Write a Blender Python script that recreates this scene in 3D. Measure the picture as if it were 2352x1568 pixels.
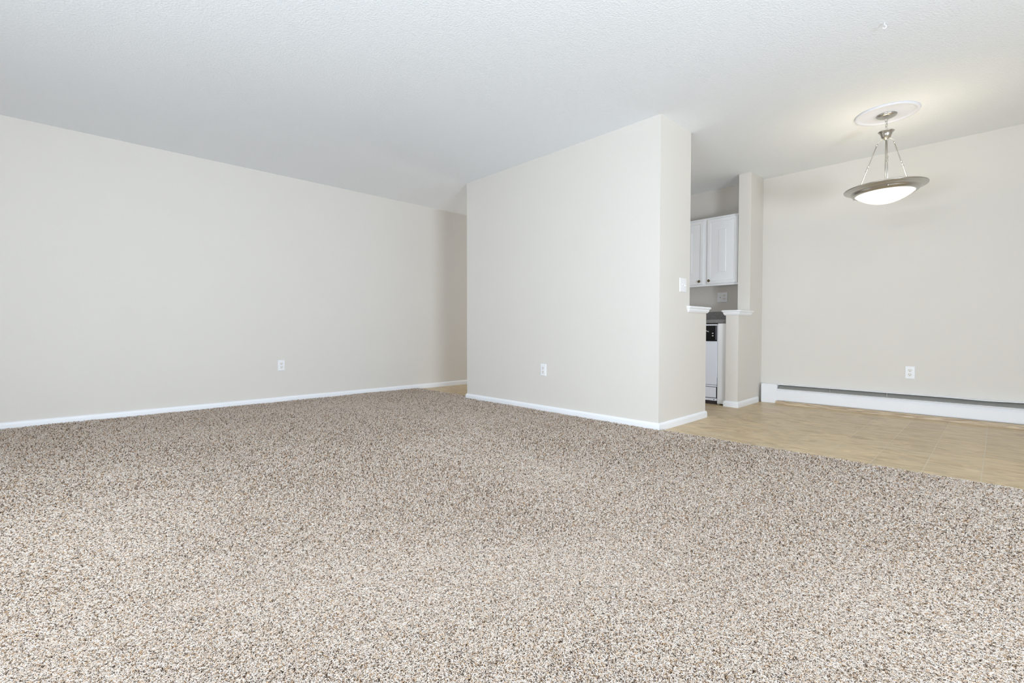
import bpy, bmesh, math, random
import numpy as np
from mathutils import Vector, Matrix

# ------------------------------------------------------------------ camera, world, lights, exposure
scene = bpy.context.scene
for o in list(bpy.data.objects):
    bpy.data.objects.remove(o)
C = scene.collection
PI = math.pi

F_PX, PITCH, ROLL, YAW, CAM_H = 1077.47, -0.0242, 0.0008, 0.8045, 0.7835
cam_data = bpy.data.cameras.new('camera')
cam = bpy.data.objects.new('camera', cam_data)
C.objects.link(cam)
cam_data.sensor_fit = 'HORIZONTAL'
cam_data.sensor_width = 36.0
cam_data.lens = F_PX / 2352 * 36.0
cam_data.clip_start = 0.02
cam_data.clip_end = 100
_fw = Vector((-math.sin(YAW), math.cos(YAW), 0)); _rt = Vector((math.cos(YAW), math.sin(YAW), 0)); _up = Vector((0, 0, 1))
_F = _fw * math.cos(PITCH) + _up * math.sin(PITCH)
_U = _up * math.cos(PITCH) - _fw * math.sin(PITCH)
_R = _rt * math.cos(ROLL) + _U * math.sin(ROLL)
_U = _U * math.cos(ROLL) - _rt * math.sin(ROLL)
m = Matrix.Identity(4)
for i in range(3):
    m[i][0], m[i][1], m[i][2] = _R[i], _U[i], -_F[i]
m[2][3] = CAM_H
cam.matrix_world = m
scene.camera = cam

scene.view_settings.view_transform = 'Standard'
scene.view_settings.look = 'None'
scene.view_settings.exposure = 0.10
scene.view_settings.gamma = 1.0
scene.view_settings.use_curve_mapping = False
scene.cycles.max_bounces = 8
scene.cycles.diffuse_bounces = 6
scene.cycles.glossy_bounces = 3
scene.cycles.adaptive_threshold = 0.02
scene.cycles.sample_clamp_indirect = 4.0

w = bpy.data.worlds.new('sky')
scene.world = w
w.use_nodes = True
bg = w.node_tree.nodes['Background']
bg.inputs[0].default_value = (0.80, 0.90, 1.0, 1)
bg.inputs[1].default_value = 0.4

# room extents (metres); Z = 0 is the vinyl floor
ZC = 2.44
XA, YB, XB0, XB1, YD = -5.375, 3.34, -4.209, -1.827, 5.596
YC, YPE, YPF, YCOL = 3.848, 4.176, 4.925, 5.228
TW = 0.124
XR, YR = 2.5, -2.0          # right wall, rear wall (behind the camera)
YH = 7.6                    # end of the hallway
WIN1 = (-2.2, -0.1, 0.06, 2.20)   # rear window opening x0,x1,z0,z1
WIN2 = (-0.2, 1.6, 0.06, 2.20)   # right glass door opening y0,y1,z0,z1


def area(name, loc, rot, sx, sy, power, col):
    l = bpy.data.lights.new(name, 'AREA')
    l.shape = 'RECTANGLE'; l.size = sx; l.size_y = sy; l.energy = power; l.color = col
    o = bpy.data.objects.new(name, l); C.objects.link(o)
    o.location = loc; o.rotation_euler = rot
    return o


# daylight entering through the rear window and the right-hand glass door
# light from the sky (slanting down) and light thrown up by the bright ground outside, both entering through the openings
def outside(name, axis, hole, off, zc, h, tilt, power, col):
    u = (hole[0] + hole[1]) / 2; wd = hole[1] - hole[0]
    if axis == 'y':
        area(name, (u, YR - 0.12 - off, zc), (PI / 2 + tilt, 0, 0), wd, h, power, col)
    else:
        area(name, (XR + 0.12 + off, u, zc), (PI / 2 + tilt, 0, PI / 2), wd, h, power, col)


DAY = [  # name, axis, opening, distance outside, centre height, height, tilt, watts
    ('rear_bounce', 'y', WIN1, 0.30, 0.60, 0.95, 0.6, 68),
    ('rear_ground', 'y', WIN1, 0.45, 0.35, 0.95, 1.0, 50),
    ('rear_high_sky', 'y', WIN1, 0.45, 2.00, 0.95, -1.0, 85),
    ('right_bounce', 'x', WIN2, 0.30, 0.60, 0.95, 0.6, 6),
    ('right_ground', 'x', WIN2, 0.45, 0.35, 0.95, 1.0, 292),
    ('right_high_sky', 'x', WIN2, 0.45, 2.00, 0.95, -1.0, 75),
]
for d_ in DAY:
    outside(*d_, (0.85, 0.94, 1.03))

# fill lights added to brighten the hallway and kitchen, not lamps of the house
area('hall_fill', ((XA + XB0) / 2, YH - 0.45, 1.0), (-PI / 2 - 0.5, 0, 0), 0.9, 1.7, 27, (0.95, 0.97, 1.0))
area('kitchen_fill', (-2.9, YB + TW + 0.03, 1.25), (PI / 2 + 0.30, 0, 0), 1.6, 1.0, 9, (1.0, 0.99, 0.97))

# ------------------------------------------------------------------ materials


def new_mat(name):
    mt = bpy.data.materials.new(name); mt.use_nodes = True
    nt = mt.node_tree
    return mt, nt, nt.nodes['Principled BSDF']


def N(nt, t, **kw):
    n = nt.nodes.new(t)
    for k, v in kw.items():
        setattr(n, k, v)
    return n


def plain(name, col, rough=0.5, metal=0.0, bump=0.0, bscale=200, var=0.0):
    mt, nt, p = new_mat(name)
    p.inputs['Base Color'].default_value = (*col, 1)
    p.inputs['Roughness'].default_value = rough
    p.inputs['Metallic'].default_value = metal
    tc = N(nt, 'ShaderNodeTexCoord')
    nz = N(nt, 'ShaderNodeTexNoise'); nz.inputs['Scale'].default_value = bscale; nz.inputs['Detail'].default_value = 3
    nt.links.new(tc.outputs['Object'], nz.inputs['Vector'])
    if var > 0:
        n2 = N(nt, 'ShaderNodeTexNoise'); n2.inputs['Scale'].default_value = 3; n2.inputs['Detail'].default_value = 4
        nt.links.new(tc.outputs['Object'], n2.inputs['Vector'])
        mx = N(nt, 'ShaderNodeMix', data_type='RGBA')
        mx.inputs[6].default_value = (*[c * (1 - var) for c in col], 1)
        mx.inputs[7].default_value = (*[min(1, c * (1 + var)) for c in col], 1)
        nt.links.new(n2.outputs[0], mx.inputs[0]); nt.links.new(mx.outputs[2], p.inputs['Base Color'])
    if bump > 0:
        b = N(nt, 'ShaderNodeBump'); b.inputs['Strength'].default_value = 1.0; b.inputs['Distance'].default_value = bump
        nt.links.new(nz.outputs[0], b.inputs['Height']); nt.links.new(b.outputs[0], p.inputs['Normal'])
    return mt


M_WALL = plain('wall_paint', (0.716, 0.688, 0.646), 0.65, bump=0.0004, bscale=150, var=0.012)
M_CEIL = plain('ceiling_texture_paint', (0.875, 0.90, 0.92), 0.9, bump=0.003, bscale=95)
M_TRIM = plain('white_trim_paint', (0.88, 0.90, 0.94), 0.35, bump=0.0002, bscale=60)
M_WHITE = plain('white_plastic', (0.84, 0.85, 0.88), 0.3)
M_SOCK = plain('white_socket_plastic', (0.82, 0.80, 0.77), 0.35)
M_SLOT = plain('dark_slot', (0.03, 0.03, 0.03), 0.6)
M_CAB = plain('white_cabinet_paint', (0.87, 0.89, 0.92), 0.3)
M_APPL = plain('white_appliance_enamel', (0.84, 0.88, 0.98), 0.2)
M_BLACK = plain('black_plastic', (0.004, 0.004, 0.006), 0.35)
M_BLACK.node_tree.nodes['Principled BSDF'].inputs['Specular IOR Level'].default_value = 0.15
M_GREYP = plain('charcoal_plastic', (0.07, 0.075, 0.09), 0.35)
M_PRINT = plain('white_print', (0.8, 0.8, 0.8), 0.5)
M_KNOB = plain('antique_brass', (0.16, 0.12, 0.07), 0.3, metal=1.0)
M_NICKEL = plain('brushed_nickel', (0.57, 0.55, 0.51), 0.30, metal=1.0, bump=0.0001, bscale=400)
M_CHROME = plain('satin_chrome', (0.66, 0.64, 0.60), 0.36, metal=1.0)
M_MED = plain('medallion_paint', (0.75, 0.77, 0.85), 0.5)
M_HEAT = plain('heater_enamel', (0.87, 0.89, 0.93), 0.3)
M_DAMP = plain('heater_damper_metal', (0.27, 0.27, 0.25), 0.5, metal=0.1, var=0.15)
M_FIN = plain('aluminium_fins', (0.35, 0.35, 0.34), 0.4, metal=0.9)
M_VOID = plain('dark_recess', (0.04, 0.03, 0.03), 0.8)


def mat_counter():
    mt, nt, p = new_mat('grey_speckled_laminate')
    tc = N(nt, 'ShaderNodeTexCoord'); nz = N(nt, 'ShaderNodeTexNoise'); nz.inputs['Scale'].default_value = 260; nz.inputs['Detail'].default_value = 2
    cr = N(nt, 'ShaderNodeValToRGB')
    cr.color_ramp.elements[0].position = 0.35; cr.color_ramp.elements[0].color = (0.085, 0.083, 0.088, 1)
    cr.color_ramp.elements[1].position = 0.68; cr.color_ramp.elements[1].color = (0.27, 0.265, 0.27, 1)
    nt.links.new(tc.outputs['Object'], nz.inputs['Vector']); nt.links.new(nz.outputs[0], cr.inputs[0]); nt.links.new(cr.outputs[0], p.inputs['Base Color'])
    p.inputs['Roughness'].default_value = 0.35
    return mt


M_COUNTER = mat_counter()


def mat_vinyl():
    mt, nt, p = new_mat('beige_vinyl_tile')
    L = nt.links.new
    tc = N(nt, 'ShaderNodeTexCoord')
    # planks run along Y: swap axes for the brick pattern
    mp = N(nt, 'ShaderNodeMapping'); mp.inputs['Rotation'].default_value = (0, 0, PI / 2)
    mp.inputs['Location'].default_value = (0.12, 0.052, 0)
    L(tc.outputs['Object'], mp.inputs['Vector'])
    br = N(nt, 'ShaderNodeTexBrick'); br.offset = 0.5; br.offset_frequency = 2
    br.inputs['Scale'].default_value = 1.0
    br.inputs['Brick Width'].default_value = 0.93; br.inputs['Row Height'].default_value = 0.232
    br.inputs['Mortar Size'].default_value = 0.0045; br.inputs['Mortar Smooth'].default_value = 0.8
    br.inputs['Color1'].default_value = (0.0, 0.0, 0.0, 1); br.inputs['Color2'].default_value = (1, 1, 1, 1); br.inputs['Mortar'].default_value = (0.5, 0.5, 0.5, 1)
    br.inputs['Bias'].default_value = 0.0
    L(mp.outputs[0], br.inputs['Vector'])
    st = N(nt, 'ShaderNodeMapping'); st.inputs['Scale'].default_value = (2.4, 6, 1)
    L(tc.outputs['Object'], st.inputs['Vector'])
    n1 = N(nt, 'ShaderNodeTexNoise'); n1.inputs['Scale'].default_value = 1.6; n1.inputs['Detail'].default_value = 6; n1.inputs['Roughness'].default_value = 0.62; n1.inputs['Distortion'].default_value = 2.2
    L(st.outputs[0], n1.inputs['Vector'])
    st2 = N(nt, 'ShaderNodeMapping'); st2.inputs['Scale'].default_value = (1.5, 4, 1)
    L(tc.outputs['Object'], st2.inputs['Vector'])
    n2 = N(nt, 'ShaderNodeTexNoise'); n2.inputs['Scale'].default_value = 2.0; n2.inputs['Detail'].default_value = 4
    L(st2.outputs[0], n2.inputs['Vector'])
    cr = N(nt, 'ShaderNodeValToRGB')
    e = cr.color_ramp.elements
    e[0].position = 0.34; e[0].color = (0.404, 0.291, 0.157, 1)
    e[1].position = 0.66; e[1].color = (0.693, 0.543, 0.336, 1)
    ee = e.new(0.5); ee.color = (0.562, 0.422, 0.242, 1)
    L(n1.outputs[0], cr.inputs[0])
    mx = N(nt, 'ShaderNodeMix', data_type='RGBA'); mx.inputs[7].default_value = (0.567, 0.461, 0.306, 1)
    mr = N(nt, 'ShaderNodeMapRange'); mr.inputs[1].default_value = 0.40; mr.inputs[2].default_value = 0.65; mr.inputs[4].default_value = 0.55
    L(n2.outputs[0], mr.inputs[0]); L(mr.outputs[0], mx.inputs[0]); L(cr.outputs[0], mx.inputs[6])
    # per-tile tone
    tone = N(nt, 'ShaderNodeMix', data_type='RGBA', blend_type='MULTIPLY'); tone.inputs[0].default_value = 1
    rg = N(nt, 'ShaderNodeMapRange'); rg.inputs[3].default_value = 0.965; rg.inputs[4].default_value = 1.03
    L(br.outputs['Color'], rg.inputs[0]); L(mx.outputs[2], tone.inputs[6]); L(rg.outputs[0], tone.inputs[7])
    mo = N(nt, 'ShaderNodeMix', data_type='RGBA'); mo.inputs[7].default_value = (0.63, 0.53, 0.375, 1)
    k = N(nt, 'ShaderNodeMath', operation='MULTIPLY'); k.inputs[1].default_value = 0.75
    L(br.outputs['Fac'], k.inputs[0]); L(k.outputs[0], mo.inputs[0]); L(tone.outputs[2], mo.inputs[6])
    L(mo.outputs[2], p.inputs['Base Color'])
    p.inputs['Roughness'].default_value = 0.36
    p.inputs['Specular IOR Level'].default_value = 0.25
    b = N(nt, 'ShaderNodeBump'); b.inputs['Distance'].default_value = 0.001; b.invert = True
    L(br.outputs['Fac'], b.inputs['Height']); L(b.outputs[0], p.inputs['Normal'])
    return mt


M_VINYL = mat_vinyl()


def mat_wood():
    mt, nt, p = new_mat('stained_wood_moulding')
    tc = N(nt, 'ShaderNodeTexCoord'); mp = N(nt, 'ShaderNodeMapping'); mp.inputs['Scale'].default_value = (5, 60, 60)
    nz = N(nt, 'ShaderNodeTexNoise'); nz.inputs['Scale'].default_value = 1.5; nz.inputs['Detail'].default_value = 5
    cr = N(nt, 'ShaderNodeValToRGB')
    cr.color_ramp.elements[0].position = 0.3; cr.color_ramp.elements[0].color = (0.30, 0.21, 0.13, 1)
    cr.color_ramp.elements[1].position = 0.65; cr.color_ramp.elements[1].color = (0.64, 0.52, 0.37, 1)
    L = nt.links.new
    L(tc.outputs['Object'], mp.inputs['Vector']); L(mp.outputs[0], nz.inputs['Vector']); L(nz.outputs[0], cr.inputs[0]); L(cr.outputs[0], p.inputs['Base Color'])
    p.inputs['Roughness'].default_value = 0.45
    return mt


M_WOOD = mat_wood()


def mat_carpet_base():
    mt, nt, p = new_mat('carpet_backing_flecks')
    L = nt.links.new
    tc = N(nt, 'ShaderNodeTexCoord')
    v = N(nt, 'ShaderNodeTexVoronoi'); v.inputs['Scale'].default_value = 230
    L(tc.outputs['Object'], v.inputs['Vector'])
    sp = N(nt, 'ShaderNodeSeparateColor'); L(v.outputs['Color'], sp.inputs[0])
    cr = N(nt, 'ShaderNodeValToRGB'); cr.color_ramp.interpolation = 'CONSTANT'
    e = cr.color_ramp.elements
    e[0].position = 0; e[0].color = (0.30, 0.245, 0.20, 1)
    e[1].position = 0.55; e[1].color = (0.22, 0.17, 0.13, 1)
    x = e.new(0.78); x.color = (0.17, 0.13, 0.10, 1)
    L(sp.outputs[0], cr.inputs[0]); L(cr.outputs[0], p.inputs['Base Color'])
    p.inputs['Roughness'].default_value = 1.0; p.inputs['Specular IOR Level'].default_value = 0.0
    return mt


def mat_pile():
    mt, nt, p = new_mat('flecked_carpet_yarn')
    L = nt.links.new
    at = N(nt, 'ShaderNodeHairInfo')
    cr = N(nt, 'ShaderNodeValToRGB'); cr.color_ramp.interpolation = 'LINEAR'
    e = cr.color_ramp.elements
    e[0].position = 0.0; e[0].color = (0.80, 0.735, 0.675, 1)
    e[1].position = 1.0; e[1].color = (0.09, 0.065, 0.048, 1)
    for pos, c in ((0.35, (0.70, 0.625, 0.557)), (0.64, (0.585, 0.495, 0.415)), (0.74, (0.56, 0.37, 0.215)), (0.83, (0.38, 0.27, 0.185)), (0.90, (0.17, 0.125, 0.095))):
        x = e.new(pos); x.color = (*c, 1)
    L(at.outputs['Random'], cr.inputs[0]); L(cr.outputs[0], p.inputs['Base Color'])
    p.inputs['Roughness'].default_value = 0.9; p.inputs['Specular IOR Level'].default_value = 0.1
    return mt


M_CBASE = mat_carpet_base()
M_PILE = mat_pile()


def mat_bowl():
    mt, nt, p = new_mat('lit_frosted_glass')
    p.inputs['Base Color'].default_value = (0.95, 0.93, 0.88, 1)
    p.inputs['Roughness'].default_value = 0.4
    p.inputs['Emission Color'].default_value = (1.0, 0.93, 0.80, 1)
    p.inputs['Emission Strength'].default_value = 0.8
    return mt


M_BOWL = mat_bowl()

# ------------------------------------------------------------------ helpers


def obj(name, bm, mt, parent=None, smooth=False, bevel=0, kind=None, auto=None):
    bmesh.ops.recalc_face_normals(bm, faces=bm.faces)
    me = bpy.data.meshes.new(name); bm.to_mesh(me); bm.free()
    me.materials.append(mt)
    o = bpy.data.objects.new(name, me); C.objects.link(o)
    if parent is not None:
        o.parent = parent
    if smooth:
        for f in me.polygons:
            f.use_smooth = True
    if bevel:
        b = o.modifiers.new('bevel', 'BEVEL'); b.width = bevel; b.segments = 2; b.limit_method = 'ANGLE'; b.angle_limit = 0.6
    if kind:
        o['kind'] = kind
    return o


def thing(name, label, cat, loc=(0, 0, 0), rotz=0, group=None):
    o = bpy.data.objects.new(name, None); C.objects.link(o)
    o.empty_display_size = 0.05
    o.location = loc; o.rotation_euler = (0, 0, rotz)
    o['label'] = label; o['category'] = cat
    if group:
        o['group'] = group
    return o


def box(bm, x0, x1, y0, y1, z0, z1):
    v = [bm.verts.new((x, y, z)) for x in (x0, x1) for y in (y0, y1) for z in (z0, z1)]
    for f in ((0, 1, 3, 2), (4, 6, 7, 5), (0, 4, 5, 1), (2, 3, 7, 6), (0, 2, 6, 4), (1, 5, 7, 3)):
        bm.faces.new([v[i] for i in f])
    return bm


def B(*a):
    return box(bmesh.new(), *a)


def prism(pts, z0, z1, bm=None):
    bm = bm or bmesh.new()
    a = [bm.verts.new((x, y, z0)) for x, y in pts]; b = [bm.verts.new((x, y, z1)) for x, y in pts]
    n = len(pts)
    bm.faces.new(a); bm.faces.new(b[::-1])
    for i in range(n):
        bm.faces.new((a[i], a[(i + 1) % n], b[(i + 1) % n], b[i]))
    return bm


def lathe(prof, seg=48, bm=None, c=(0, 0, 0)):
    bm = bm or bmesh.new()
    rings = []
    for r, z in prof:
        if r < 1e-6:
            rings.append([bm.verts.new((c[0], c[1], c[2] + z))])
        else:
            rings.append([bm.verts.new((c[0] + r * math.cos(2 * PI * i / seg), c[1] + r * math.sin(2 * PI * i / seg), c[2] + z)) for i in range(seg)])
    for a, b in zip(rings, rings[1:]):
        for i in range(seg):
            j = (i + 1) % seg
            if len(a) == 1 and len(b) == 1:
                continue
            if len(a) == 1:
                bm.faces.new((a[0], b[j], b[i]))
            elif len(b) == 1:
                bm.faces.new((a[i], a[j], b[0]))
            else:
                bm.faces.new((a[i], a[j], b[j], b[i]))
    return bm


def tube(pts, r, seg=12, bm=None, closed=False, radii=None):
    bm = bm or bmesh.new()
    P = [Vector(p) for p in pts]; n = len(P); rings = []
    prev = None
    for i, p in enumerate(P):
        if closed:
            t = (P[(i + 1) % n] - P[i - 1]).normalized()
        else:
            t = (P[min(i + 1, n - 1)] - P[max(i - 1, 0)]).normalized()
        if prev is None:
            u = t.orthogonal().normalized()
        else:
            u = (prev - t * prev.dot(t)).normalized()
        prev = u; vv = t.cross(u)
        rr = radii[i] if radii else r
        rings.append([bm.verts.new(p + rr * (u * math.cos(2 * PI * k / seg) + vv * math.sin(2 * PI * k / seg))) for k in range(seg)])
    m_ = n if closed else n - 1
    for i in range(m_):
        a, b = rings[i], rings[(i + 1) % n]
        for k in range(seg):
            bm.faces.new((a[k], a[(k + 1) % seg], b[(k + 1) % seg], b[k]))
    if not closed:
        bm.faces.new(rings[0][::-1]); bm.faces.new(rings[-1])
    return bm


def sweep(prof, path, bm=None, closed=False, cap=True):
    """profile (out, z) swept along a plan path; 'out' is to the right of travel, corners mitred."""
    bm = bm or bmesh.new()
    P = [Vector((p[0], p[1])) for p in path]; n = len(P)
    rings = []
    for i, p in enumerate(P):
        d1 = (P[i] - P[i - 1]).normalized() if (i > 0 or closed) else (P[1] - P[0]).normalized()
        d2 = (P[(i + 1) % n] - P[i]).normalized() if (i < n - 1 or closed) else d1
        n1 = Vector((d1.y, -d1.x)); n2 = Vector((d2.y, -d2.x))
        mm = (n1 + n2); mm = mm / (mm.dot(n1))
        rings.append([bm.verts.new((p.x + mm.x * o_, p.y + mm.y * o_, z)) for o_, z in prof])
    k = len(prof)
    for i in range(n if closed else n - 1):
        a, b = rings[i], rings[(i + 1) % n]
        for j in range(k):
            bm.faces.new((a[j], a[(j + 1) % k], b[(j + 1) % k], b[j]))
    if not closed and cap:
        bm.faces.new(rings[0]); bm.faces.new(rings[-1][::-1])
    return bm


def quad_wall(axis, pos, t, a0, a1, z0, z1, hole=None):
    """wall slab perpendicular to axis with an optional rectangular opening (a0,a1,z0,z1)."""
    bm = bmesh.new()

    def bx(u0, u1, w0, w1):
        if u1 - u0 < 1e-4 or w1 - w0 < 1e-4:
            return
        if axis == 'y':
            box(bm, u0, u1, min(pos, pos + t), max(pos, pos + t), w0, w1)
        else:
            box(bm, min(pos, pos + t), max(pos, pos + t), u0, u1, w0, w1)
    if hole:
        h0, h1, k0, k1 = hole
        bx(a0, h0, z0, z1); bx(h1, a1, z0, z1); bx(h0, h1, z0, k0); bx(h0, h1, k1, z1)
    else:
        bx(a0, a1, z0, z1)
    return bm


# ------------------------------------------------------------------ the setting
S = 'structure'
obj('floor', B(XA - 0.1, XR + 0.1, YR - 0.1, YH + 0.1, -0.12, 0), M_VINYL, kind=S)
obj('ceiling', B(XA - 0.1, XR + 0.1, YR - 0.1, YH + 0.1, ZC, ZC + 0.12), M_CEIL, kind=S)
obj('wall_left', quad_wall('x', XA, -0.12, YR, YH, 0, ZC), M_WALL, kind=S)
obj('wall_rear', quad_wall('y', YR, -0.12, XA, XR, 0, ZC, WIN1), M_WALL, kind=S)
obj('wall_right', quad_wall('x', XR, 0.12, YR, YD, 0, ZC, WIN2), M_WALL, kind=S)
obj('wall_back', quad_wall('y', YD, 0.12, XB0, XR, 0, ZC), M_WALL, kind=S)
obj('wall_hall', quad_wall('y', YH, 0.12, XA, XB0 + 0.12, 0, ZC), M_WALL, kind=S)
obj('wall_center', prism([(XB0, YB), (XB1, YB), (XB1, YC), (XB1 - TW, YC), (XB1 - TW, YB + TW), (XB0 + TW, YB + TW), (XB0 + TW, YD), (XB0 + TW, YH), (XB0, YH)], 0, ZC), M_WALL, kind=S)
obj('wall_half_near', B(XB1 - TW, XB1, YC, YPE, 0, 0.95), M_WALL, kind=S)
bm = bmesh.new()
# side outline of the far partition: half height in front, full height column behind
pts = [(YPF, 0), (YD, 0), (YD, ZC), (YCOL, ZC), (YCOL, 0.95), (YPF, 0.95)]
a = [bm.verts.new((XB1 - TW, y, z)) for y, z in pts]; b_ = [bm.verts.new((XB1, y, z)) for y, z in pts]
bm.faces.new(a); bm.faces.new(b_[::-1])
for i in range(6):
    bm.faces.new((a[i], a[(i + 1) % 6], b_[(i + 1) % 6], b_[i]))
obj('wall_half_far', bm, M_WALL, kind=S, bevel=0.003)

# baseboards
BBP = [(0, 0), (0.013, 0), (0.013, 0.040), (0.011, 0.050), (0.007, 0.057), (0.0, 0.060)]
BBC = [(0, 0.0), (0.013, 0.0), (0.013, 0.040), (0.011, 0.050), (0.007, 0.057), (0.0, 0.060)]
obj('baseboard_left', sweep(BBC, [(XA, YH), (XA, YR)][::-1]), M_TRIM, kind=S)
obj('baseboard_center', sweep(BBC, [(XB0, YH), (XB0, YB), (XB1, YB), (XB1, YPE), (XB1 - TW, YPE)]), M_TRIM, kind=S)
obj('baseboard_far', sweep(BBP, [(XB1 - TW, YPF + 0.03), (XB1 - TW, YPF), (XB1, YPF), (XB1, YD - 0.105)]), M_TRIM, kind=S)
obj('baseboard_right', sweep(BBP, [(XR, YR + 0.0), (XR, YD - 0.1)][::-1]), M_TRIM, kind=S)
for nm in ('baseboard_left', 'baseboard_right'):
    pass

# caps on the half walls
CAP = [(0.0, 0.936), (0.008, 0.936), (0.012, 0.941), (0.018, 0.951), (0.020, 0.960), (0.020, 0.967), (0.026, 0.969), (0.031, 0.975), (0.031, 0.985), (0.028, 0.988), (0.0, 0.988)]


def cap_trim(name, y0, y1):
    bm = sweep(CAP, [(XB1 - TW, y0), (XB1, y0), (XB1, y1), (XB1 - TW, y1)], closed=True)
    box(bm, XB1 - TW, XB1, y0, y1, 0.945, 0.988)
    return obj(name, bm, M_TRIM, kind=S)


cap_trim('trim_1', YC - 0.02, YPE)
cap_trim('trim_2', YPF, YCOL + 0.0)

# rear window and right glass door frames (behind the camera)


def win_frame(name, axis, pos, hole, mull):
    bm = bmesh.new(); h0, h1, k0, k1 = hole; t = 0.05

    def bx(u0, u1, w0, w1):
        if axis == 'y':
            box(bm, u0, u1, pos - 0.08, pos - 0.02, w0, w1)
        else:
            box(bm, pos + 0.02, pos + 0.08, u0, u1, w0, w1)
    bx(h0, h1, k0, k0 + t); bx(h0, h1, k1 - t, k1); bx(h0, h0 + t, k0 + t, k1 - t); bx(h1 - t, h1, k0 + t, k1 - t)
    for i in range(1, mull):
        u = h0 + (h1 - h0) * i / mull
        bx(u - 0.03, u + 0.03, k0 + t, k1 - t)
    obj(name, bm, M_TRIM, kind=S)


win_frame('window_1', 'y', YR, WIN1, 3)
win_frame('window_2', 'x', XR, WIN2, 2)

# wooden shoe strip under the heater
bm = bmesh.new()
L0, L1 = (-1.650, YD - 0.080), (XR - 0.02, YD - 0.135)
rings = []
for i in range(41):
    t = i / 40; x = L0[0] + (L1[0] - L0[0]) * t; y = L0[1] + (L1[1] - L0[1]) * t + 0.002 * math.sin(x * 5)
    ring = [bm.verts.new((x, y + 0.03, 0.0))]
    for k in range(7):
        a_ = PI / 2 * (1 - k / 6)
        ring.append(bm.verts.new((x, y - 0.016 * math.cos(a_) ** 0.8 if k else y, 0.032 * math.sin(a_) if k < 6 else 0.0)))
    ring.append(bm.verts.new((x, y - 0.016, -0.0)))
    top = bm.verts.new((x, y + 0.03, 0.032))
    rings.append([top] + ring[1:] + [ring[0]])
for a, b_ in zip(rings, rings[1:]):
    for k in range(len(a)):
        kk = (k + 1) % len(a)
        bm.faces.new((a[k], a[kk], b_[kk], b_[k]))
bm.faces.new(rings[0]); bm.faces.new(rings[-1][::-1])
obj('trim_3', bm, M_WOOD, kind=S)

# ------------------------------------------------------------------ carpet
CT = 0.019
carpet_pts = [(XA + 0.013, YR), (XR - 0.013, YR), (XR - 0.013, 3.365), (-1.79, 3.365), (-1.80, YB - 0.013), (XB0, YB - 0.013), (XB0 - 0.013, 3.415), (XA + 0.013, 3.415)]
carpet = obj('carpet', prism(carpet_pts, 0.0, 0.007), M_CBASE)
carpet['label'] = 'beige carpet with brown flecks covering the living room floor'
carpet['category'] = 'carpet'
carpet['kind'] = 'stuff'


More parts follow.
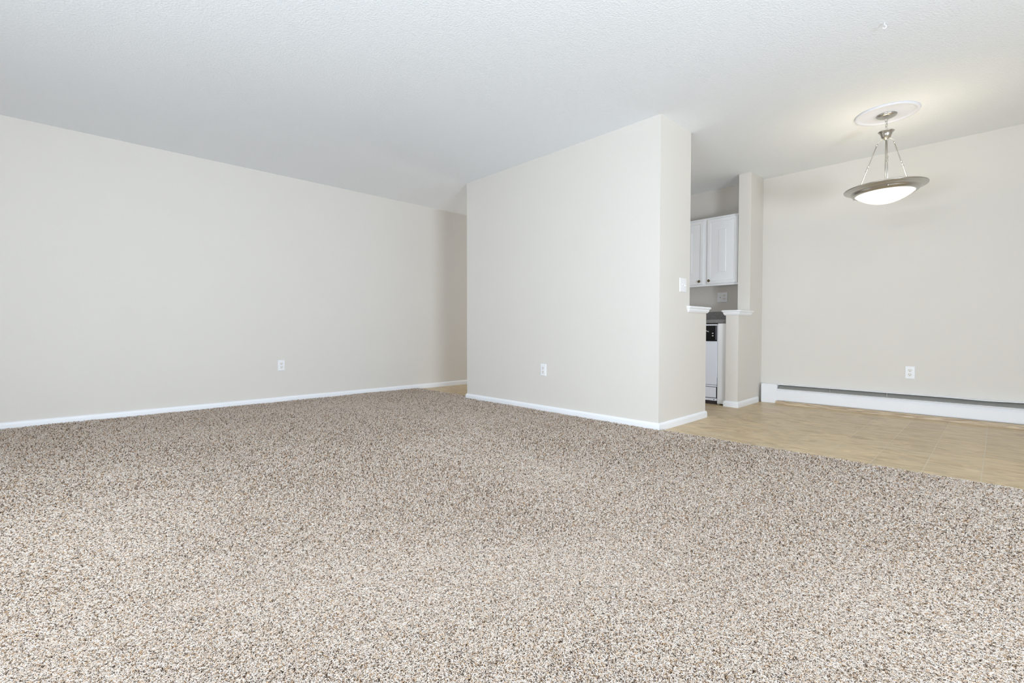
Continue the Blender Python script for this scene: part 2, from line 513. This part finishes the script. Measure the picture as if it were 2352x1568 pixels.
def make_pile():
    rng = np.random.default_rng(7)

    def inside(x, y):
        ok = (x > XA + 0.016) & (x < XR - 0.02) & (y > YR + 0.02) & (y < 3.36)
        ok &= ~((x > XB0 - 0.016) & (x < XB1 + 0.03) & (y > YB - 0.016))
        hall = (x > XA + 0.016) & (x < XB0 - 0.018) & (y >= 3.36) & (y < 3.412)
        return ok | hall
    fx, fy = -math.sin(YAW), math.cos(YAW); rx, ry = math.cos(YAW), math.sin(YAW)
    xs, ys, rs = [], [], []
    step = 0.25
    for cx in np.arange(XA, XR, step):
        for cy in np.arange(YR, 3.45, step):
            mx, my = cx + step / 2, cy + step / 2
            d = mx * fx + my * fy; s = mx * rx + my * ry
            dist = max(0.95, math.hypot(mx, my))
            vis = d > 0.3 and abs(s) < 1.10 * d + 0.5
            size = min(max(dist / 2.6, 0.58), 1.22) if vis else 1.6  # strand scale grows with distance
            dens = 55000 / size ** 2 if vis else 22000
            n = rng.poisson(dens * step * step)
            xs.append(cx + rng.random(n) * step); ys.append(cy + rng.random(n) * step); rs.append(np.full(n, size))
    x = np.concatenate(xs); y = np.concatenate(ys); sz = np.concatenate(rs)
    k = inside(x, y)
    falloff_gaps = np.clip((-0.72 * x + 0.69 * y - 1.5) / 1.6, 0, 1)     # strands thinned away from the windows so dark backing imitates fading daylight
    k &= rng.random(len(x)) > 0.28 * falloff_gaps
    x, y, sz = x[k], y[k], sz[k]
    n = len(x)

    def field(s, seed):
        r2 = np.random.default_rng(seed); out = np.zeros(n)
        for i in range(7):
            a_ = r2.random() * 6.283; f = s * (0.6 + 1.1 * r2.random()); ph = r2.random() * 6.283
            out += np.sin((x * math.cos(a_) + y * math.sin(a_)) * f + ph + 1.3 * np.sin((x * math.sin(a_) - y * math.cos(a_)) * f * 0.7 + ph * 2))
        return out / 7 ** 0.5
    lean = 0.8 + 0.35 * field(4.5, 3)                       # brushed and trodden patches
    ang = field(3.0, 5) * 1.2
    g = np.clip(sz, 0.75, 1.6)
    falloff_lay = np.clip(1.25 - (-0.72 * x + 0.69 * y - 0.9) / 1.0, -1.05, 1.25)     # pile flatter near the windows, upright farther off: daylight falloff put into its shape
    patch = np.clip(0.75 * field(4.0, 6277) + 1.25 * falloff_lay, -1.6, 2.1)
    th = rng.random(n) * 6.283
    ln = (0.0062 + 0.0030 * rng.random(n)) * np.sqrt(g) * (1 + 0.14 * patch)
    dx = ln * (np.cos(th) + 0.35 * lean * np.cos(ang)); dy = ln * (np.sin(th) + 0.35 * lean * np.sin(ang))
    hgt = CT - 0.0030 - np.clip(0.0056 - 0.0042 * patch, 0.0014, 0.0125) * rng.random(n) - 0.0015 * np.clip(field(7.0, 11), -1.5, 1.5)
    edge = np.minimum(1, np.where((x > XB1 + 0.02), (3.365 - y) / 0.02, 1)); edge = np.clip(edge, 0.45, 1)
    pos = np.zeros((n, 3, 3), np.float32)
    wob = rng.normal(0, 0.0014, (n, 2, 2))
    for j, (t, hz) in enumerate(((0.0, 0.30), (0.42, 1.02), (1.0, 0.95))):
        pos[:, j, 0] = x + dx * t; pos[:, j, 1] = y + dy * t; pos[:, j, 2] = hgt * hz * edge
    pos[:, 1, 0] += wob[:, 0, 0]; pos[:, 1, 1] += wob[:, 0, 1]
    # keep the pile off the walls
    pos[:, :, 0] = np.maximum(pos[:, :, 0], XA + 0.014); pos[:, :, 1] = np.minimum(pos[:, :, 1], 3.42)
    under = (pos[:, :, 0] > XB0 - 0.014) & (pos[:, :, 0] < XB1 + 0.014)
    pos[:, :, 1] = np.where(under, np.minimum(pos[:, :, 1], YB - 0.014), pos[:, :, 1])
    hc = bpy.data.hair_curves.new('pile')
    hc.add_curves([3] * n)
    hc.attributes['position'].data.foreach_set('vector', pos.reshape(-1))
    rad = np.repeat((0.00107 * sz)[:, None], 3, 1) * np.array([1.0, 1.1, 0.6])[None]
    ra = hc.attributes.get('radius') or hc.attributes.new('radius', 'FLOAT', 'POINT')
    ra.data.foreach_set('value', rad.astype(np.float32).reshape(-1))
    hc.materials.append(M_PILE)
    o = bpy.data.objects.new('pile', hc); C.objects.link(o)
    o.parent = carpet
    o['kind'] = 'stuff'
    return o


make_pile()

# ------------------------------------------------------------------ electrical plates (local: face towards -Y, centre at origin)


def plate_bm(wd, hg, t=0.006):
    bm = bmesh.new()
    a = [bm.verts.new((sx * wd / 2, 0, sz_ * hg / 2)) for sx, sz_ in ((-1, -1), (1, -1), (1, 1), (-1, 1))]
    i_ = 0.004
    b = [bm.verts.new((sx * wd / 2, -t * 0.55, sz_ * hg / 2)) for sx, sz_ in ((-1, -1), (1, -1), (1, 1), (-1, 1))]
    c = [bm.verts.new((sx * (wd / 2 - i_), -t, sz_ * (hg / 2 - i_))) for sx, sz_ in ((-1, -1), (1, -1), (1, 1), (-1, 1))]
    for p_, q_ in ((a, b), (b, c)):
        for k in range(4):
            bm.faces.new((p_[k], p_[(k + 1) % 4], q_[(k + 1) % 4], q_[k]))
    bm.faces.new(c); bm.faces.new(a[::-1])
    return bm


def receptacle(parent, cx, cz, y0=-0.006):
    bm = bmesh.new(); seg = 40; rr = 0.0172
    ring0, ring1, ring2 = [], [], []
    for k in range(seg):
        a_ = 2 * PI * k / seg; px, pz = rr * math.cos(a_), rr * math.sin(a_)
        pz = max(-0.0140, min(0.0140, pz))
        ring0.append(bm.verts.new((cx + px, y0 + 0.001, cz + pz))); ring1.append(bm.verts.new((cx + px, y0 - 0.0018, cz + pz)))
        ring2.append(bm.verts.new((cx + px * 0.94, y0 - 0.0026, cz + pz * 0.94)))
    for p_, q_ in ((ring0, ring1), (ring1, ring2)):
        for k in range(seg):
            bm.faces.new((p_[k], p_[(k + 1) % seg], q_[(k + 1) % seg], q_[k]))
    bm.faces.new(ring2); bm.faces.new(ring0[::-1])
    s = obj('socket', bm, M_SOCK, parent)
    y1 = y0 - 0.0030
    bm = bmesh.new()
    box(bm, cx - 0.0078, cx - 0.0052, y1, y1 + 0.002, cz + 0.0005, cz + 0.0095)
    box(bm, cx + 0.0052, cx + 0.0078, y1, y1 + 0.002, cz + 0.0015, cz + 0.0090)
    vs = [bm.verts.new((cx + 0.0030 * math.cos(2 * PI * k / 14), y1, cz - 0.0075 + 0.0030 * math.sin(2 * PI * k / 14))) for k in range(14)]
    vb = [bm.verts.new((v.co.x, y1 + 0.002, v.co.z)) for v in vs]
    bm.faces.new(vs); bm.faces.new(vb[::-1])
    for k in range(14):
        bm.faces.new((vs[k], vs[(k + 1) % 14], vb[(k + 1) % 14], vb[k]))
    obj('contact_slots', bm, M_SLOT, s)


def screw(parent, cx, cz):
    bm = lathe([(0, 0.0012), (0.0022, 0.0010), (0.0030, 0.0)], 16)
    for v in bm.verts:
        v.co = Vector((cx + v.co.x, -0.0061 - v.co.z, cz + v.co.y))
    obj('screw', bm, M_WHITE, parent)


def make_outlet(label):
    t = thing('electrical_outlet', label, 'outlet', group='white duplex wall outlets')
    obj('cover_plate', plate_bm(0.070, 0.114), M_WHITE, t)
    receptacle(t, 0, 0.0195); receptacle(t, 0, -0.0195); screw(t, 0, 0)
    return t


def dup(root, label):
    r = root.copy(); C.objects.link(r); r['label'] = label
    for ch in list(root.children):
        c = ch.copy(); C.objects.link(c); c.parent = r
        for gg in ch.children:
            d = gg.copy(); C.objects.link(d); d.parent = c
    return r


out1 = make_outlet('white duplex outlet low on the long left wall')
out1.location = (XA, 1.714, 0.40); out1.rotation_euler = (0, 0, PI / 2)
out2 = dup(out1, 'white duplex outlet low on the middle partition wall')
out2.location = (-3.033, YB, 0.401); out2.rotation_euler = (0, 0, 0)
out3 = dup(out1, 'white duplex outlet above the white baseboard heater')
out3.location = (-0.561, YD, 0.398); out3.rotation_euler = (0, 0, 0)

sw = thing('light_switch', 'white light switch plate on the narrow wall end beside the kitchen opening', 'light switch', (XB1, 3.722, 1.157), PI / 2)
obj('cover_plate', plate_bm(0.116, 0.114), M_WHITE, sw)
for cx in (-0.023, 0.023):
    bm = bmesh.new()
    # toggle lever pointing up, in its small frame
    box(bm, cx - 0.0085, cx + 0.0085, -0.0072, -0.0055, -0.0135, 0.0135)
    obj('toggle_frame', bm, M_WHITE, sw, bevel=0.0006)
    bm = bmesh.new()
    s_ = 1 if cx < 0 else -1
    v = [bm.verts.new(p_) for p_ in ((cx - 0.0042, -0.007, -0.006), (cx + 0.0042, -0.007, -0.006), (cx + 0.0042, -0.007, 0.006), (cx - 0.0042, -0.007, 0.006),
                                     (cx - 0.0034, -0.018, 0.003 * s_ - 0.003 + 0.004 * s_), (cx + 0.0034, -0.018, 0.003 * s_ - 0.003 + 0.004 * s_), (cx + 0.0034, -0.018, 0.003 * s_ + 0.003 + 0.004 * s_), (cx - 0.0034, -0.018, 0.003 * s_ + 0.003 + 0.004 * s_))]
    for f in ((0, 1, 2, 3), (4, 7, 6, 5), (0, 4, 5, 1), (1, 5, 6, 2), (2, 6, 7, 3), (3, 7, 4, 0)):
        bm.faces.new([v[i] for i in f])
    obj('toggle', bm, M_WHITE, sw, bevel=0.0006)

ks = thing('switch_and_outlet_plate', 'white double plate with switch and outlet on the kitchen wall above the counter', 'outlet', (-2.258, YD, 1.170))
obj('cover_plate', plate_bm(0.117, 0.116), M_WHITE, ks)
receptacle(ks, 0.023, 0.0195); receptacle(ks, 0.023, -0.0195)
obj('toggle_slot', B(-0.0265, -0.0195, -0.0075, -0.005, -0.0125, 0.0125), M_SOCK, ks)
bm = bmesh.new(); box(bm, -0.0262, -0.0198, -0.016, -0.006, -0.008, 0.001)
obj('toggle', bm, plain('grey_toggle', (0.35, 0.35, 0.35), 0.4), ks, bevel=0.001)

# ------------------------------------------------------------------ baseboard heater
HX0, HX1 = -1.800, XR - 0.03
heater = thing('baseboard_heater', 'long white baseboard heater with a dark top slot along the dining wall', 'heater', (HX0, YD, 0))
HL = HX1 - HX0


def strip(prof, x0, x1, seg=1, dz=None):
    """sheet-metal profile (distance from wall, z) drawn along X, 1.5 mm thick."""
    bm = bmesh.new(); rings = []
    P = [Vector(p_) for p_ in prof]; th = 0.0015
    nrm = []
    for i in range(len(P)):
        d_ = (P[min(i + 1, len(P) - 1)] - P[max(i - 1, 0)]).normalized(); nrm.append(Vector((-d_.y, d_.x)))
    loop = P + [p_ + n_ * th for p_, n_ in list(zip(P, nrm))[::-1]]
    for i in range(seg + 1):
        x = x0 + (x1 - x0) * i / seg
        o_ = dz(x) if dz else 0
        rings.append([bm.verts.new((x, -p_.x, p_.y + o_)) for p_ in loop])
    for a, b in zip(rings, rings[1:]):
        for k in range(len(a)):
            kk = (k + 1) % len(a)
            bm.faces.new((a[k], a[kk], b[kk], b[k]))
    bm.faces.new(rings[0]); bm.faces.new(rings[-1][::-1])
    return bm


X1 = 0.160
obj('end_cap', B(0.0, X1, -0.080, -0.001, 0.0, 0.204), M_HEAT, heater, bevel=0.006)
obj('end_cap', B(HL - 0.08, HL, -0.080, -0.001, 0.0, 0.204), M_HEAT, heater, bevel=0.006)
bend = lambda x: -0.004 * math.exp(-((x - 1.72) / 0.12) ** 2) + 0.004 / (1 + math.exp(-(x - 1.93) / 0.03)) if x > 1.2 else 0.0
obj('back_panel', strip([(0.002, 0.03), (0.002, 0.200), (0.006, 0.2045), (0.052, 0.2045), (0.056, 0.203), (0.057, 0.200)], X1, HL - 0.08, 60, bend), M_HEAT, heater)
obj('front_cover', strip([(0.050, 0.153), (0.060, 0.1575), (0.076, 0.1575), (0.079, 0.1555), (0.077, 0.1530), (0.062, 0.1510), (0.060, 0.1390), (0.0735, 0.1270), (0.0735, 0.0430), (0.070, 0.0350), (0.058, 0.0350)], X1, HL - 0.08), M_HEAT, heater)
obj('damper', strip([(0.020, 0.194), (0.028, 0.190), (0.050, 0.163), (0.052, 0.157)], X1 + 0.004, HL - 0.085), M_DAMP, heater)
bm = bmesh.new()
tube([(X1 + 0.01, -0.032, 0.095), (HL - 0.09, -0.032, 0.095)], 0.011, 10, bm)
for i in range(150):
    x = X1 + 0.03 + i * (HL - 0.3) / 150
    box(bm, x, x + 0.0008, -0.058, -0.008, 0.065, 0.125)
obj('heating_element', bm, M_FIN, heater)
for x in (0.63, 1.08, 2.4):
    obj('bracket', B(x, x + 0.004, -0.0500, -0.004, 0.15, 0.1985), M_FIN, heater)

# ------------------------------------------------------------------ kitchen
CD, CZ0, CZ1 = 0.305, 1.283, 2.047
FX0, FX1 = -2.715, XB1 - TW - 0.012
YF = YD - CD
cab = thing('wall_cabinet', 'white raised-panel wall cabinet hanging in the kitchen over the counter', 'cabinet', (FX0, YD, CZ0))
CW = FX1 - FX0; CHt = CZ1 - CZ0
bm = bmesh.new(); box(bm, 0, CW, -CD + 0.019, -0.001, 0.025, CHt)
obj('body', bm, M_CAB, cab, bevel=0.001)
bm = bmesh.new()
for (u0, u1, w0, w1) in ((0, 0.03, 0, CHt), (CW - 0.022, CW, 0, CHt), (0.03, CW - 0.022, 0, 0.03), (0.03, CW - 0.022, CHt - 0.03, CHt), (0.350, 0.425, 0.03, CHt - 0.03)):
    box(bm, u0, u1, -CD, -CD + 0.019, w0, w1)
obj('face_frame', bm, M_CAB, cab)


def door(parent, x0, x1, z0, z1, y, knob_x, knob_z):
    """raised-panel door: outer frame, groove, sloping bevel up to a narrow raised field."""
    bm = bmesh.new(); wd, hg = x1 - x0, z1 - z0
    fr = 0.033
    loops = [(0, 0, 0), (0, 0, -0.017), (0.003, 0.003, -0.019), (fr, fr, -0.019), (fr + 0.004, fr + 0.004, -0.012), (fr + 0.010, fr + 0.010, -0.012), (wd * 0.375, hg * 0.172, -0.0165), (wd * 0.390, hg * 0.180, -0.0200), (wd * 0.40, hg * 0.184, -0.0200)]
    rings = []
    for ix, iz, yy in loops:
        rings.append([bm.verts.new((x0 + (wd - ix if sx else ix), y + yy, z0 + (hg - iz if sz_ else iz))) for sx, sz_ in ((0, 0), (1, 0), (1, 1), (0, 1))])
    for a, b in zip(rings, rings[1:]):
        for k in range(4):
            bm.faces.new((a[k], a[(k + 1) % 4], b[(k + 1) % 4], b[k]))
    bm.faces.new(rings[-1]); bm.faces.new(rings[0][::-1])
    d = obj('door', bm, M_CAB, parent)
    kb = lathe([(0, 0.028), (0.007, 0.027), (0.013, 0.023), (0.0155, 0.018), (0.0125, 0.013), (0.006, 0.009), (0.005, 0.003), (0.009, 0.001), (0.009, 0)], 24)
    for v in kb.verts:
        v.co = Vector((knob_x + v.co.x, y - 0.019 - v.co.z, knob_z + v.co.y))
    obj('knob', kb, M_KNOB, d, smooth=True)


door(cab, 0.018, 0.366, 0.022, CHt - 0.022, -CD, 0.327, 0.057)
door(cab, 0.411, CW - 0.010, 0.022, CHt - 0.022, -CD, 0.438, 0.057)

# counter, dishwasher, end panel
YCF = 4.975
ctop = thing('countertop', 'grey speckled laminate countertop with backsplash in the kitchen', 'countertop', (-4.0, YD, 0.857))
KX = -4.0
obj('worktop', B(0, XB1 - TW - KX - 0.002, -(YD - YCF) - 0.010, -0.001, 0, 0.042), M_COUNTER, ctop, bevel=0.006)
obj('backsplash', B(0, XB1 - TW - KX - 0.002, -0.022, -0.001, 0.043, 0.145), M_COUNTER, ctop, bevel=0.003)

dw = thing('dishwasher', 'white dishwasher with a black control panel under the grey counter', 'dishwasher', (-2.052, YCF, 0))
obj('tub', B(-0.595, -0.004, 0.03, 0.58, 0.02, 0.850), M_APPL, dw)
obj('door', B(-0.595, -0.006, -0.002, 0.03, 0.206, 0.668), M_APPL, dw, bevel=0.004)
bm = B(-0.595, -0.003, -0.006, 0.03, 0.834, 0.846)
obj('top_trim', bm, M_APPL, dw, bevel=0.001)
cp = obj('control_panel', B(-0.595, -0.024, -0.012, 0.03, 0.672, 0.830), M_BLACK, dw, bevel=0.003)
obj('panel_end', B(-0.024, -0.005, -0.008, 0.03, 0.680, 0.830), M_GREYP, dw, bevel=0.002)
bm = bmesh.new()
for z in (0.752, 0.726):
    box(bm, -0.055, -0.040, -0.0135, -0.0118, z - 0.004, z + 0.004)
obj('indicator_marks', bm, M_PRINT, cp, bevel=0.0003)
bm = bmesh.new()
for (u0, u1, w0, w1) in ((-0.1215, -0.1190, 0.772, 0.790), (-0.1190, -0.1120, 0.784, 0.788), (-0.1130, -0.1105, 0.777, 0.786), (-0.1105, -0.1030, 0.776, 0.780), (-0.1020, -0.0995, 0.772, 0.783), (-0.0995, -0.0920, 0.779, 0.782), (-0.0930, -0.0905, 0.770, 0.781)):
    box(bm, u0, u1, -0.0135, -0.0118, w0 - 0.006, w1 - 0.006)
obj('printed_lettering', bm, M_PRINT, cp)
obj('side_trim', B(-0.0058, -0.0012, 0.000, 0.03, 0.285, 0.834), M_APPL, dw)
obj('latch_strip', B(-0.595, -0.006, 0.001, 0.03, 0.186, 0.203), M_APPL, dw, bevel=0.002)
obj('lower_panel', B(-0.595, -0.014, -0.001, 0.03, 0.070, 0.181), M_APPL, dw, bevel=0.003)
kp = obj('kick_plate', B(-0.595, -0.006, 0.004, 0.03, 0.038, 0.063), M_APPL, dw, bevel=0.002)
bm = lathe([(0, 0.002), (0.005, 0.0018), (0.005, 0)], 14)
for v in bm.verts:
    v.co = Vector((-0.035 + v.co.x, 0.0035 - v.co.z, 0.050 + v.co.y))
obj('screw', bm, M_BLACK, kp)
obj('recess', B(-0.60, -0.001, 0.012, 0.03, 0.0, 0.848), M_VOID, dw)

pn = thing('base_end_panel', 'narrow white cabinet end panel between the dishwasher and the half wall', 'cabinet panel', (-2.050, YCF - 0.004, 0))
PWd = XB1 - TW - 0.002 + 2.050
obj('filler_panel', B(0.0, PWd, 0.0, 0.02, 0.012, 0.855), M_CAB, pn, bevel=0.002)
obj('side_panel', B(0.0, 0.016, 0.02, 0.60, 0.0, 0.855), M_CAB, pn)

# ------------------------------------------------------------------ ceiling fixtures
LX, LY = -0.628, 4.575
TILT_A = math.radians(-1.2)
med = obj('ceiling_medallion', lathe([(0, 0), (0.197, 0), (0.200, -0.004), (0.197, -0.011), (0.188, -0.015), (0.178, -0.012), (0.173, -0.007), (0.165, -0.006), (0.09, -0.009), (0.070, -0.012), (0, -0.012)], 96), M_MED, smooth=True)
med.location = (LX, LY, ZC)
med['label'] = 'round white ceiling medallion above the pendant lamp'
med['category'] = 'ceiling medallion'

lamp = thing('pendant_lamp', 'brushed nickel bowl pendant lamp with lit frosted glass hanging over the dining floor', 'lamp', (LX, LY, ZC - 0.012))
ZL = -(ZC - 0.012)          # local z of world 0
z = lambda wz: wz + ZL
obj('canopy', lathe([(0, 0), (0.064, 0), (0.065, -0.004), (0.060, -0.012), (0.045, -0.020), (0.022, -0.025), (0.010, -0.027), (0, -0.028)], 48), M_NICKEL, lamp, smooth=True)
# loop and chain
obj('canopy_loop', tube([(0.009 * math.cos(a_), 0, z(2.389) + 0.012 * math.sin(a_)) for a_ in [2 * PI * k / 20 for k in range(20)]], 0.0022, 8, closed=True), M_CHROME, lamp, smooth=True)
for i, zz in enumerate((2.370, 2.350, 2.330)):
    pts = []
    for k in range(24):
        a_ = 2 * PI * k / 24
        u, v_ = 0.0075 * math.cos(a_), 0.0145 * math.sin(a_)
        if i % 2 == 0:
            pts.append((u * 0.5, u * 0.85, z(zz) + v_))
        else:
            pts.append((u * 0.85, -u * 0.5, z(zz) + v_))
    obj('chain_link', tube(pts, 0.0020, 8, closed=True), M_CHROME, lamp, smooth=True)
obj('hub_cup', lathe([(0, 2.306 + ZL), (0.012, z(2.305)), (0.030, z(2.298)), (0.048, z(2.304)), (0.051, z(2.303)), (0.049, z(2.299)), (0.040, z(2.291)), (0.034, z(2.275)), (0.028, z(2.255)), (0.016, z(2.249)), (0.012, z(2.240)), (0, z(2.238))], 40), M_NICKEL, lamp, smooth=True)
obj('center_stem', tube([(0, 0, z(2.245)), (0, 0, z(1.80))], 0.0040, 12), M_NICKEL, lamp, smooth=True)
RZ = 1.858
rods = [math.atan2(-LY, -LX) + 0.09 + k * 2 * PI / 3 for k in range(3)]
for a_ in rods:
    ca, sa = math.cos(a_), math.sin(a_)
    top = Vector((0.022 * ca, 0.022 * sa, z(2.256))); kn = Vector((0.058 * ca, 0.058 * sa, z(2.228))); bot = Vector((0.196 * ca, 0.196 * sa, z(RZ + 0.004)))
    arm = []
    for k in range(8):
        t = k / 7
        q_ = top * (1 - t) ** 2 + Vector((0.046 * ca, 0.046 * sa, z(2.252))) * 2 * t * (1 - t) + kn * t * t
        arm.append(q_)
    rod = obj('suspension_rod', tube([kn, bot], 0.0036, 10), M_CHROME, lamp, smooth=True)
    obj('rod_hook', tube(arm, 0.0025, 8), M_CHROME, rod, smooth=True)
    d_ = (bot - kn)
    for t in (0.02, 0.42, 0.52):
        c_ = kn + d_ * t; u_ = d_.normalized()
        obj('collar', tube([c_ - u_ * 0.007, c_ - u_ * 0.004, c_, c_ + u_ * 0.004, c_ + u_ * 0.007], 0, 12, radii=[0.0040, 0.0068, 0.0058, 0.0068, 0.0040]), M_CHROME, rod, smooth=True)
    obj('sleeve', tube([kn + d_ * 0.42, kn + d_ * 0.52], 0.0045, 10), M_CHROME, rod, smooth=True)
rimprof = [(0.178, 1.834), (0.184, 1.827), (0.190, 1.826), (0.198, 1.829), (0.206, 1.836), (0.211, 1.844), (0.213, 1.850), (0.217, 1.852), (0.228, 1.855), (0.242, 1.861), (0.251, 1.867), (0.254, 1.867), (0.2575, 1.870), (0.258, 1.874), (0.255, 1.877), (0.251, 1.875), (0.240, 1.869), (0.222, 1.862), (0.209, 1.856), (0.204, 1.846), (0.192, 1.838), (0.178, 1.838)]
bm = lathe([(r, z(h_)) for r, h_ in rimprof] + [(rimprof[0][0], z(rimprof[0][1]))], 96)
bmesh.ops.remove_doubles(bm, verts=bm.verts, dist=1e-6)
obj('rim', bm, M_NICKEL, lamp, smooth=True)
bp = []
for k in range(15):
    t = k / 14
    r = 0.190 * (1 - t)
    bp.append((r, z(1.757 + (1.836 - 1.757) * (r / 0.190) ** 2.1)))
bowl = obj('glass_bowl', lathe(bp, 72), M_BOWL, lamp, smooth=True)
sol = bowl.modifiers.new('thick', 'SOLIDIFY'); sol.thickness = 0.004; sol.offset = 0
for a_ in rods:
    bm = lathe([(0, -0.012), (0.004, -0.011), (0.0065, -0.007), (0.004, -0.003), (0.0035, 0.004), (0, 0.004)], 16, c=(0.214 * math.cos(a_), 0.214 * math.sin(a_), z(1.846)))
    obj('finial', bm, M_CHROME, lamp, smooth=True)
for k in range(3):
    a_ = rods[k] + PI / 3
    l = bpy.data.lights.new('lamp_bulb', 'POINT'); l.energy = 1.0; l.color = (1.0, 0.85, 0.58); l.shadow_soft_size = 0.03
    lo = bpy.data.objects.new('lamp_bulb_light', l); C.objects.link(lo)
    lo.location = (LX + 0.07 * math.cos(a_), LY + 0.07 * math.sin(a_), 1.850)

# the bowl hangs slightly out of level: everything below the hub leans about the hub
SHEAR = Matrix.Identity(4)
SHEAR[0][2], SHEAR[1][2] = 0.036 * math.cos(YAW) , 0.036 * math.sin(YAW)     # small sideways swing
TILT = Matrix.Translation((0, 0, z(2.25))) @ SHEAR @ Matrix.Rotation(TILT_A, 4, Vector((LX, LY, 0)).normalized()) @ Matrix.Translation((0, 0, -z(2.25)))
done = set()
for o in list(lamp.children) + [c for p_ in lamp.children for c in p_.children]:
    if o.name.split('.')[0] in ('suspension_rod', 'rod_hook', 'collar', 'sleeve', 'rim', 'glass_bowl', 'finial', 'center_stem') and o.data.name not in done:
        o.data.transform(TILT); done.add(o.data.name)

# little white hook screwed into the ceiling
hk = []
for k in range(14):
    a_ = -PI / 2 + (k / 13) * 1.5 * PI
    hk.append((0.010 * math.cos(a_), 0, -0.026 - 0.010 * math.sin(a_) * -1))
pts = [(0, 0, 0), (0, 0, -0.014)] + [(0.009 * math.sin(t_), 0, -0.023 + 0.009 * math.cos(t_)) for t_ in [k * 0.36 for k in range(13)]]
hook = obj('ceiling_hook', tube(pts, 0.0023, 8), M_TRIM, smooth=True)
hook.location = (-0.459, 3.222, ZC); hook.rotation_euler = (0, 0, 0.6)
hook['label'] = 'tiny white hook screwed into the ceiling'
hook['category'] = 'hook'
